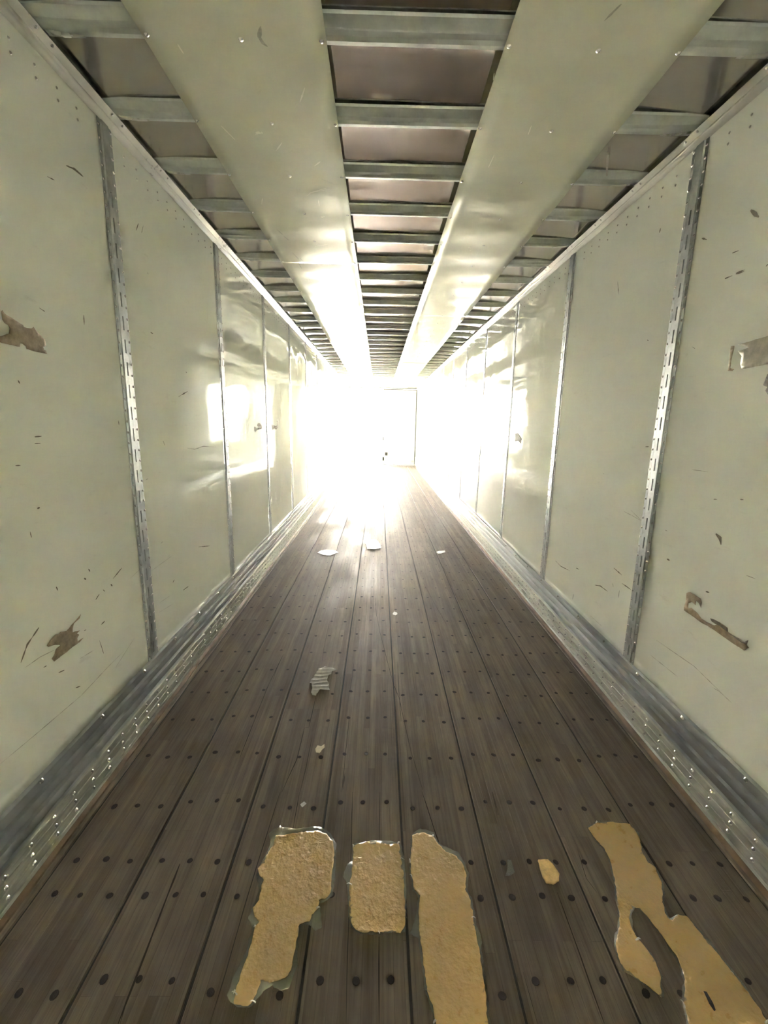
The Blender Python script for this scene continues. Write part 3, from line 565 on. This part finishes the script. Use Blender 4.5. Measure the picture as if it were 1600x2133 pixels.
    if s < 0:
        wall_patch('torn_gouge', G_L1, M['fibre'], 'large brown torn gouge', seed=1.3)
        wall_patch('torn_gouge', G_L2, M['fibre'], 'brown forked torn gouge', seed=2.3)
        for nm in (G_S1, G_S2, G_S3): wall_patch('sticker_remnant', nm, M['scuff'], 'dark sticker remnant', seed=3.1)
    else:
        wall_patch('tape_residue', G_R1, M['residue'], 'beige tape residue', seed=4.2)
        wall_patch('residue_border', G_R1b, M['fibre'], 'dark edge of old tape', seed=5.2, off=0.0014)
        wall_patch('torn_strip', G_R2, M['fibre'], 'long brown torn strip', seed=6.2)
        wall_patch('dark_gouge', G_R2b, M['scuff'], 'dark torn edge', seed=6.9, off=0.0026)
        wall_patch('dark_gouge', G_R2c, M['scuff'], 'dark torn edge', seed=7.2, off=0.0026)
        wall_patch('dark_gouge', G_R3, M['scuff'], 'dark gouge', seed=7.9)
        wall_patch('sticker_remnant', G_S4, M['scuff'], 'dark sticker remnant', seed=8.9)
    for kind in (0, 1):
        per = {}
        for (sd_, pts, wmm) in SCUFFS:
            if sd_ != s or (wmm <= 3) != (kind == 1): continue
            cy = pts[0][0]; idx = [i for i, (a, b2, o) in enumerate(panels) if a <= cy <= b2][0]
            mb = MB(); Q = []
            for a, b2 in zip(pts[:-1], pts[1:]):
                n = max(2, int(math.hypot(b2[0] - a[0], b2[1] - a[1]) / 0.012))
                Q += [(a[0] + (b2[0] - a[0]) * k / n, a[1] + (b2[1] - a[1]) * k / n) for k in range(n)]
            Q.append(tuple(pts[-1])); L = []
            for k, p in enumerate(Q):
                q = Q[min(k + 1, len(Q) - 1)]; o_ = Q[max(k - 1, 0)]
                dx, dy = q[0] - o_[0], q[1] - o_[1]; l = math.hypot(dx, dy) or 1
                t = (k + 0.15) / (len(Q) - 0.7); h = 0.00045 * wmm * math.sin(math.pi * max(0.02, min(0.98, t))) ** 0.5 * (0.75 + 0.9 * noise.noise((p[0] * 50, p[1] * 50, 1.5)))
                L.append((on_wall(s, p[0] - dy / l * h, p[1] + dx / l * h, 0.0012), on_wall(s, p[0] + dy / l * h, p[1] - dx / l * h, 0.0012)))
            for a, b2 in zip(L[:-1], L[1:]): mb.quad(a[0], a[1], b2[1], b2[0])
            mb.build('scratch' if kind else 'scuff', M['scratch' if kind else 'scuff'], panels[idx][2])

# ------------------------------------------------------------------ top rails
for n, s in ((1, -1), (2, 1)):
    tr = empty('trim_%d' % n); tag(tr, 'pale beaded top rail joining the roof to the %s wall' % ('brown-gouged' if s < 0 else 'tape-marked'), 'top rail', kind='structure')
    ys = [Y0 + 0.5 * k for k in range(int((Y1 - Y0) / 0.5) + 1)] + [Y1]
    X = HW
    prof = [(1.2745, 2.7535), (1.268, 2.7555), (1.262, 2.7605), (1.257, 2.7655), (1.2535, 2.7665), (1.2495, 2.7695), (1.2475, 2.7735), (1.2485, 2.7765), (1.240, 2.783), (1.229, 2.7905), (1.2262, 2.7935), (1.2275, 2.7965), (1.236, 2.7990)]
    mb = MB(); mb.sweep([(s * a, z) for a, z in prof], ys, fn=lambda p: (p[0] + 0.001 * noise.noise((p[1] * 1.1, 3, s)), p[1], p[2] + 0.001 * noise.noise((p[1] * 0.9, 8, s))))
    o = mb.build('rail', M['toprail'], tr); smooth_auto(o, 45)
    rv = MB(); rv.dome((0, 0, 0), 0.006, 0.004, (-s * 0.6, 0, -0.8), 7); RT = rv.mesh('rivet', True); RT.materials.append(M['rivet'])
    k = 0
    while BOW0 + BOWD * k < Y1 - 0.1:
        for dy in (0.0, 0.073):
            o = bpy.data.objects.new('rivet', RT); COL.objects.link(o); o.parent = tr
            o.location = (s * 1.2345, BOW0 + BOWD * k + dy - 0.01, 2.7868)
        k += 1

# ------------------------------------------------------------------ ceiling: roof skin, bows, lining sheets
ceil = empty('ceiling', (0, 0, 0)); tag(ceil, 'bare aluminium trailer roof with cross bows and two pale lining strips', 'ceiling', kind='structure')
ZR = 2.813
def roof_z(x, y):
    ph = ((y - BOW0) / BOWD) % 1.0
    puff = 1.0 - abs(2 * ph - 1) ** (4.0 + 1.8 * noise.noise((x * 1.7, math.floor((y - BOW0) / BOWD) * 2.1, 9.0)))
    k = math.floor((y - BOW0) / BOWD)
    amp = 0.017 + 0.006 * noise.noise((k * 3.7, 1.0, 2.0))
    side = max(0.0, 1 - ((abs(x) / 1.255) ** 10))
    return ZR + amp * puff * side + 0.0035 * noise.noise((x * 3.1, y * 4.3, 3.0)) * puff
mb = MB(); mb.grid(44, int((Y1 - Y0) / 0.028), lambda u, v: (-1.262 + 2.524 * u, Y0 + (Y1 - Y0) * v, roof_z(-1.262 + 2.524 * u, Y0 + (Y1 - Y0) * v)))
mb.build('roof_skin', M['roof'], ceil, smooth=True)
mb = MB(); mb.box(-1.30, 1.30, Y0 - 0.02, Y1 + 0.05, 2.885, 2.90); mb.build('roof_deck', M['galv'], ceil)

bow_prof = [(-.064, 2.820), (-.0605, 2.8115), (-.056, 2.8100), (-.032, 2.7985), (-.029, 2.7955), (-.0245, 2.7945), (-.0215, 2.7965), (-.0205, 2.8010), (.0065, 2.8010), (.0125, 2.7965), (.0165, 2.7930), (.033, 2.7930), (.036, 2.7955), (.045, 2.820)]
k = -6; bows = []
while BOW0 + BOWD * k < Y1 - 0.05:
    yb = BOW0 + BOWD * k
    if yb > Y0 + 0.1:
        mb = MB(); rj = random.Random(k + 50)
        xs = [-1.242 + 2.484 * i / 24 for i in range(25)]
        d1, d2 = rj.uniform(-.004, .004), rj.uniform(0, 6)
        def fn(p):
            e = max(0.0, (abs(p[0]) - 1.09) / 0.155)          # ends are crushed flat where they meet the top rail
            z = p[2]; y = p[1] + d1 * p[0] + 0.0012 * math.sin(p[0] * 3 + d2)
            if y - yb > 0.012: z = z + (0.010 * e if z < 2.81 else 0.0); y += 0.012 * e
            elif z < 2.80: z = z + 0.006 * e
            return (p[0], y, z)
        mb.sweep([(yb + a, z) for a, z in bow_prof], xs, axis='x', fn=fn)
        o = mb.build('roof_bow', M['bow'], ceil); smooth_auto(o, 28); bows.append((yb, o))
        if yb > 1.2:
            for sg in (-1, 1):      # flattened shiny tab at each end of the bow
                mt = MB(); mt.grid(8, 5, lambda u, v: (sg * (1.10 + 0.13 * u), yb + 0.030 + (v - .5) * (0.012 + 0.020 * u), 2.7925 + 0.010 * u * u - 0.0035 * math.sin(math.pi * v) * math.sin(math.pi * u)))
                mt.build('end_tab', M['tab'], o, smooth=True)
    k += 1
rv = MB(); rv.dome((0, 0, 0), 0.0085, 0.005, (0, 0, -1), 9); RL = rv.mesh('screw_head', True); RL.materials.append(M['rivet'])

def lining_z(x, y, s):
    ph = ((y - BOW0) / BOWD) % 1.0
    k = math.floor((y - BOW0) / BOWD)
    sag = 0.0030 + 0.0028 * noise.noise((k * 2.3, s * 5, 1))
    if y < 2.6: sag *= 0.4
    return ZC - 0.0012 - sag * math.sin(math.pi * ph) ** 2 + 0.0010 * noise.noise((x * 4, y * 3, s))
for s in (-1, 1):
    xa, xb = (-0.901, -0.294) if s < 0 else (0.300, 0.897)
    cuts = [Y0, 3.855, 8.01, 12.165, Y1 - 0.03] if s < 0 else [Y0, 5.521, 9.676, 13.83, Y1 - 0.03]
    for q, (a, b2) in enumerate(zip(cuts[:-1], cuts[1:])):
        over = 0.02 if q else 0
        mb = MB(); mb.grid(8, int((b2 - a) / 0.035), lambda u, v: (xa + (xb - xa) * u + 0.001 * noise.noise(((a - over) + (b2 - a + over) * v, u, s)), (a - over) + (b2 - a + over) * v, lining_z(xa + (xb - xa) * u, (a - over) + (b2 - a + over) * v, s) - (0.0022 if q % 2 == 0 else 0.0)))
        lp = mb.build('lining_sheet', M['lining'], ceil, smooth=True)
        sm = lp.modifiers.new('thickness', 'SOLIDIFY'); sm.thickness = 0.0016; sm.offset = -1 if False else 1
        for yb, o in bows:
            if a < yb <= b2 and yb > 1.3:
                for x in (xa + 0.012, (xa + xb) / 2 + 0.02, xb - 0.014):
                    yy = yb + 0.008 + random.uniform(-.004, .004)
                    h = bpy.data.objects.new('screw_head', RL); COL.objects.link(h); h.parent = lp
                    h.location = (x + random.uniform(-.004, .004), yy, lining_z(x, yy, s) - (0.0040 if q % 2 == 0 else 0.0018))

lin_parts = [o for o in ceil.children if o.name.startswith('lining_sheet')]
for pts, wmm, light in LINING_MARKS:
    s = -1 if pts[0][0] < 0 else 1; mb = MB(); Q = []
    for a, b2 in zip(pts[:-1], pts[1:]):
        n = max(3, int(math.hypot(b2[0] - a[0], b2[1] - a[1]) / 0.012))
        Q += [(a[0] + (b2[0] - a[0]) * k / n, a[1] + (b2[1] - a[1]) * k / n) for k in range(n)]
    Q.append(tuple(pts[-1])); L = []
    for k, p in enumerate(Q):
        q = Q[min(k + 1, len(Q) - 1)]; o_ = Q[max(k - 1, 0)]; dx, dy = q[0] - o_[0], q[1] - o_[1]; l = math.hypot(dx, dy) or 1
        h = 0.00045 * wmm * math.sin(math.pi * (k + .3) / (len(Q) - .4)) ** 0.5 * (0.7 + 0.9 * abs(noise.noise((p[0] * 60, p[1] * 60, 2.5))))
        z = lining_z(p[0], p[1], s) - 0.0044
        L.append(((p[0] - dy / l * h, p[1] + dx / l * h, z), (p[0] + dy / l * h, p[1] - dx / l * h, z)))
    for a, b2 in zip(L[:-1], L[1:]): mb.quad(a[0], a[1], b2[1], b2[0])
    mb.build('scratch', M['lightscratch'] if light else M['stain_dent'], ceil)  # dark ones are stains, and dents drawn as flat dark marks

# ------------------------------------------------------------------ nose wall behind the camera
mb = MB(); mb.box(-1.31, 1.31, Y0 - 0.05, Y0, -0.08, 2.95)
o = mb.build('wall_front', M['wall']); tag(o, 'white nose wall closing the trailer opposite the doorway', 'wall', kind='structure')

# ------------------------------------------------------------------ rear frame and the closed door leaf
fr = empty('trim_3', (0, 0, 0)); tag(fr, 'steel frame around the rear doorway', 'door frame', kind='structure')
mb = MB(); mb.box(-1.31, -1.262, Y1, Y1 + 0.09, -0.08, 2.95); mb.build('jamb', M['galv'], fr)
mb = MB(); mb.box(1.262, 1.31, Y1, Y1 + 0.09, -0.08, 2.95); mb.build('jamb', M['galv'], fr)
mb = MB(); mb.box(-1.262, 1.262, Y1, Y1 + 0.09, 2.745, 2.95); mb.build('header', M['galv'], fr)
mb = MB(); mb.box(-1.262, 1.262, Y1, Y1 + 0.09, -0.10, -0.005); mb.build('sill', M['galv'], fr)

dr = empty('door_1', (1.25, Y1 + 0.03, 0)); tag(dr, 'closed white rear door leaf beside the open doorway', 'door', kind='structure')
def dbox(name, x0, x1, z0, z1, d0, d1, mat):
    mb = MB(); mb.box(x0 - 1.25, x1 - 1.25, d0, d1, z0, z1); return mb.build(name, mat, dr)
dbox('door_panel', 0.045, 1.235, 0.02, 2.715, -0.012, 0.03, M['door'])
dbox('door_gasket', 0.03, 1.258, 0.0, 0.022, -0.02, 0.012, M['gasket'])
dbox('door_gasket', 0.03, 1.258, 2.713, 2.742, -0.02, 0.012, M['gasket'])
dbox('door_gasket', 1.233, 1.260, 0.022, 2.713, -0.02, 0.012, M['gasket'])
dbox('door_gasket', 0.028, 0.047, 0.022, 2.713, -0.02, 0.012, M['gasket'])
for z in (0.14, 0.66, 1.15, 1.65, 2.15, 2.60):
    h = dbox('hinge_plate', 1.13, 1.215, z - 0.03, z + 0.03, -0.016, -0.011, M['perf'])
    for dx in (1.145, 1.195):
        for dz in (-0.018, 0.018):
            mb = MB(); mb.dome((dx - 1.25, -0.016, z + dz), 0.008, 0.006, (0, -1, 0), 6); mb.build('bolt', M['gasket'], h)
for (x0, z0) in ((0.10, 2.62), (0.16, 2.62), (0.10, 2.54), (0.16, 2.54)):
    mb = MB(); mb.dome((x0 - 1.25, -0.012, z0), 0.014, 0.006, (0, -1, 0), 6); mb.build('bolt', M['gasket'], dr)
dbox('catch_plate', 0.135, 0.235, 0.34, 0.46, -0.026, -0.011, M['gasket'])
dbox('catch_plate', 0.05, 0.11, 0.15, 0.28, -0.026, -0.011, M['gasket'])
dbox('lock_bracket', 0.05, 0.075, 0.90, 1.02, -0.03, -0.011, M['gasket'])

# ------------------------------------------------------------------ yard outside the doorway
mb = MB(); mb.grid(10, 10, lambda u, v: (-160 + 320 * u, Y1 - 2 + 320 * v, -1.22 + 0.1 * noise.noise((u * 9, v * 9, 0))))
o = mb.build('ground', M['ground']); tag(o, 'pale sunlit gravel yard beyond the doorway', 'ground', kind='structure')
refl = empty('reflector', (0, 40, -1.22)); tag(refl, 'long sunlit white warehouse added across the yard to bounce sunlight indoors', 'added reflector', kind='structure')  # added white block, lost in the glare, sends low daylight deep inside
for i in range(14):
    mb = MB(); x0 = -42 + 6 * i; mb.box(x0, x0 + 5.97, 0, 0.3, 0.75, 11.0); mb.build('reflector_panel', M['bounce_face'], refl)
mb = MB(); mb.box(-42, 42, -0.04, 0.34, 0, 0.75); mb.build('reflector_base', M['ground'], refl)
mb = MB(); mb.box(-42.2, 42.2, -0.15, 0.45, 11.0, 11.35); mb.build('reflector_cap', M['galv'], refl)
mb = MB(); mb.box(-42, 42, 0.3, 22, 0, 10.8); mb.build('reflector_body', M['bounce_face'], refl)
def hedge(x, y, w, h, d, seed, label):
    rn = random.Random(seed); root = empty('distant_hedge', (x, y, -1.2)); tag(root, label, 'hedge', 'hedges beyond the yard')
    mb = MB()
    for i in range(90):
        c = Vector((rn.uniform(-w / 2, w / 2), rn.uniform(-d / 2, d / 2), rn.uniform(0.1, 0.85) * h)); r = rn.uniform(0.18, 0.42) * h * 0.8
        n = len(mb.v); ps = [(1, 0, 0), (-1, 0, 0), (0, 1, 0), (0, -1, 0), (0, 0, 1), (0, 0, -1)]
        for p in ps: mb.v.append(tuple(c + Vector(p) * r * rn.uniform(0.7, 1.3)))
        for f in ((0, 2, 4), (2, 1, 4), (1, 3, 4), (3, 0, 4), (2, 0, 5), (1, 2, 5), (3, 1, 5), (0, 3, 5)): mb.f.append(tuple(n + q for q in f))
    mb.build('foliage', M['leaf'], root)
    for i in range(4):
        mb = MB(); xx = -w / 2 + w * (i + .5) / 4; mb.box(xx - .05, xx + .05, -.05, .05, -0.02, h * 0.6); mb.build('stem', M['edgewood'], root)
hedge(-8.6, 36, 6.0, 1.15, 1.5, 1, 'longer dark clipped hedge at the foot of the added white warehouse')
hedge(6.6, 35, 5.0, 1.0, 1.4, 2, 'shorter dark clipped hedge at the foot of the added white warehouse')
gb = empty('guard_rail', (-1.6, 37, -1.2)); tag(gb, 'grey steel guard rail on posts far beyond the doorway', 'guard rail')
mb = MB(); mb.sweep([(-.05, .55), (-.12, .60), (-.05, .66), (-.12, .74), (-.05, .80)], [-3.2, 0, 2.4], axis='x'); mb.build('beam', M['barrier'], gb)
for xx in (-3.0, -1.2, 0.6, 2.2):
    mb = MB(); mb.box(xx - .06, xx + .06, -.05, .05, -0.05, .8); mb.build('rail_post', M['barrier'], gb)

# ------------------------------------------------------------------ packing tape stuck to the planks
GT = 'strips of tan packing tape on the planks'
def tape(label, poly, film, seed, extra=None):
    cx = sum(p[0] for p in poly) / len(poly); cy = sum(p[1] for p in poly) / len(poly)
    root = empty('packing_tape', (cx, cy, 0.0)); tag(root, label, 'packing tape', GT)
    loc = lambda ps: [(p[0] - cx, p[1] - cy) for p in ps]
    floor_sheet('clear_film', jag(loc(film), 0.007, 0.0042, seed), M['film'], root, step=0.014, z0=0.0016, crinkle=0.0022, curl=0.007, freq=45, seed=seed, thick=0.0003)
    floor_sheet('tape_sheet', jag(loc(poly), 0.006, 0.0032, seed + 3), M['tape'], root, step=0.0085, z0=0.0030, crinkle=0.0028, curl=0.003, freq=32, seed=seed + 1, thick=0.0005)
    if extra: floor_sheet('tear', loc(extra), M['dark'], root, step=0.02, z0=0.0085, crinkle=0.0, curl=0.0, seed=seed, thick=0.0003)
    # bright folds and curled snags
    rn = random.Random(int(seed * 10)); fj = loc(poly)
    for i in range(9):
        p = fj[rn.randrange(len(fj))]; a = rn.uniform(0, math.pi); L = rn.uniform(.008, .022); mb = MB()
        for k in range(4):
            t0, t1 = k / 4, (k + 1) / 4
            f = lambda t, w: (p[0] + math.cos(a) * L * (t - .5) - math.sin(a) * w, p[1] + math.sin(a) * L * (t - .5) + math.cos(a) * w, 0.004 + 0.007 * math.sin(math.pi * t) * (1 if w else .6))
            mb.quad(f(t0, 0), f(t0, 0.004), f(t1, 0.004), f(t1, 0))
        mb.build('curled_snag', M['film'] if i % 2 else M['paper'], root)
tape('long crooked tape piece torn to a narrow tail', TAPE_A, FILM_A, 1.1)
tape('short squarish tape piece with rounded end', TAPE_B, FILM_B, 2.2)
tape('long straight tape strip with ragged pointed end', TAPE_C, FILM_C, 3.3)
def grow(poly, d):
    """push an outline outwards by d."""
    A = sum(a[0] * b2[1] - b2[0] * a[1] for a, b2 in zip(poly, poly[1:] + poly[:1])); sg = 1 if A > 0 else -1; out = []
    for i, p in enumerate(poly):
        a, b2 = poly[i - 1], poly[(i + 1) % len(poly)]; dx, dy = b2[0] - a[0], b2[1] - a[1]; l = math.hypot(dx, dy) or 1
        out.append((p[0] + sg * dy / l * d, p[1] - sg * dx / l * d))
    return out
tape('branching tape piece split around bare dark wood', TAPE_D, grow([tuple(p) for p in TAPE_D], 0.005), 4.4, TEAR)

# ------------------------------------------------------------------ scraps and torn labels
def scrap(name, label, cat, poly, mat, step=0.008, z0=0.002, crinkle=0.003, curl=0.004, seed=1.0, thick=0.0006, amp=0.001, group=None, freq=40, ridge=0.0):
    cx = sum(p[0] for p in poly) / len(poly); cy = sum(p[1] for p in poly) / len(poly)
    o = floor_sheet(name, jag([(p[0] - cx, p[1] - cy) for p in poly], 0.006, amp, seed), mat, None, step=step, z0=z0, crinkle=crinkle, curl=curl, seed=seed, thick=thick, freq=freq, ridge=ridge)
    o.location = (cx, cy, 0.0); tag(o, label, cat, group); return o
c_ = scrap('wood_chip', 'tan flake of wood lying between the long strip and the branching tape', 'wood chip', CHIP, M['chip'], z0=0.009, crinkle=0.006, seed=3.7, thick=0.008, amp=0.0006, freq=55)
scrap('paper_scrap', 'ribbed white torn paper label stuck flat near a cream scrap', 'paper', PAPER, M['paper'], seed=5.5, crinkle=0.003, step=0.006, freq=24, ridge=0.007)
scrap('cardboard_scrap', 'small cream scrap of cardboard with forked end', 'cardboard', SCRAP, M['cream'], seed=6.5, z0=0.003)
scrap('label_remnant', 'oval grey-white label remnant across a plank joint', 'label', LABEL1, M['paper'], seed=7.1, step=0.02, crinkle=0.004, amp=0.004)
scrap('label_remnant', 'squarish white crumpled label remnant in the glare', 'label', LABEL2, M['paper'], seed=7.6, step=0.02, crinkle=0.006, amp=0.004)
scrap('label_remnant', 'tiny white label remnant with a dark hole', 'label', LABEL3, M['paper'], seed=8.3, step=0.02, crinkle=0.003)
scrap('sticker', 'small round white sticker beside a plank joint', 'sticker', DOT, M['paper'], seed=8.8, step=0.01, crinkle=0.001, amp=0.0003)
scrap('plastic_scrap', 'tiny whitish sliver of plastic above the crooked tape piece', 'plastic scrap', SLIVER, M['paper'], seed=9.3, step=0.006)
scrap('plastic_scrap', 'crumpled clear film bit beside the tan wood flake', 'plastic scrap', CLEARBIT, M['film'], seed=9.7, step=0.008, crinkle=0.006, curl=0.01)

# dangling strip of peeled tape under the roof skin
mb = MB()
for k in range(10):
    t0, t1 = k / 10, (k + 1) / 10
    f = lambda t, w: (0.966 + 0.055 * t + w * (1 - 0.5 * t), 2.385 + 0.10 * t, 2.822 - 0.05 * math.sin(t * 2.4) + 0.004 * math.sin(t * 13))
    mb.quad(f(t0, 0), f(t0, 0.012), f(t1, 0.012), f(t1, 0))
o = mb.build('hanging_tape', M['paper'], None, smooth=True); tag(o, 'thin white strip of peeled tape hanging from the roof skin', 'tape strip')
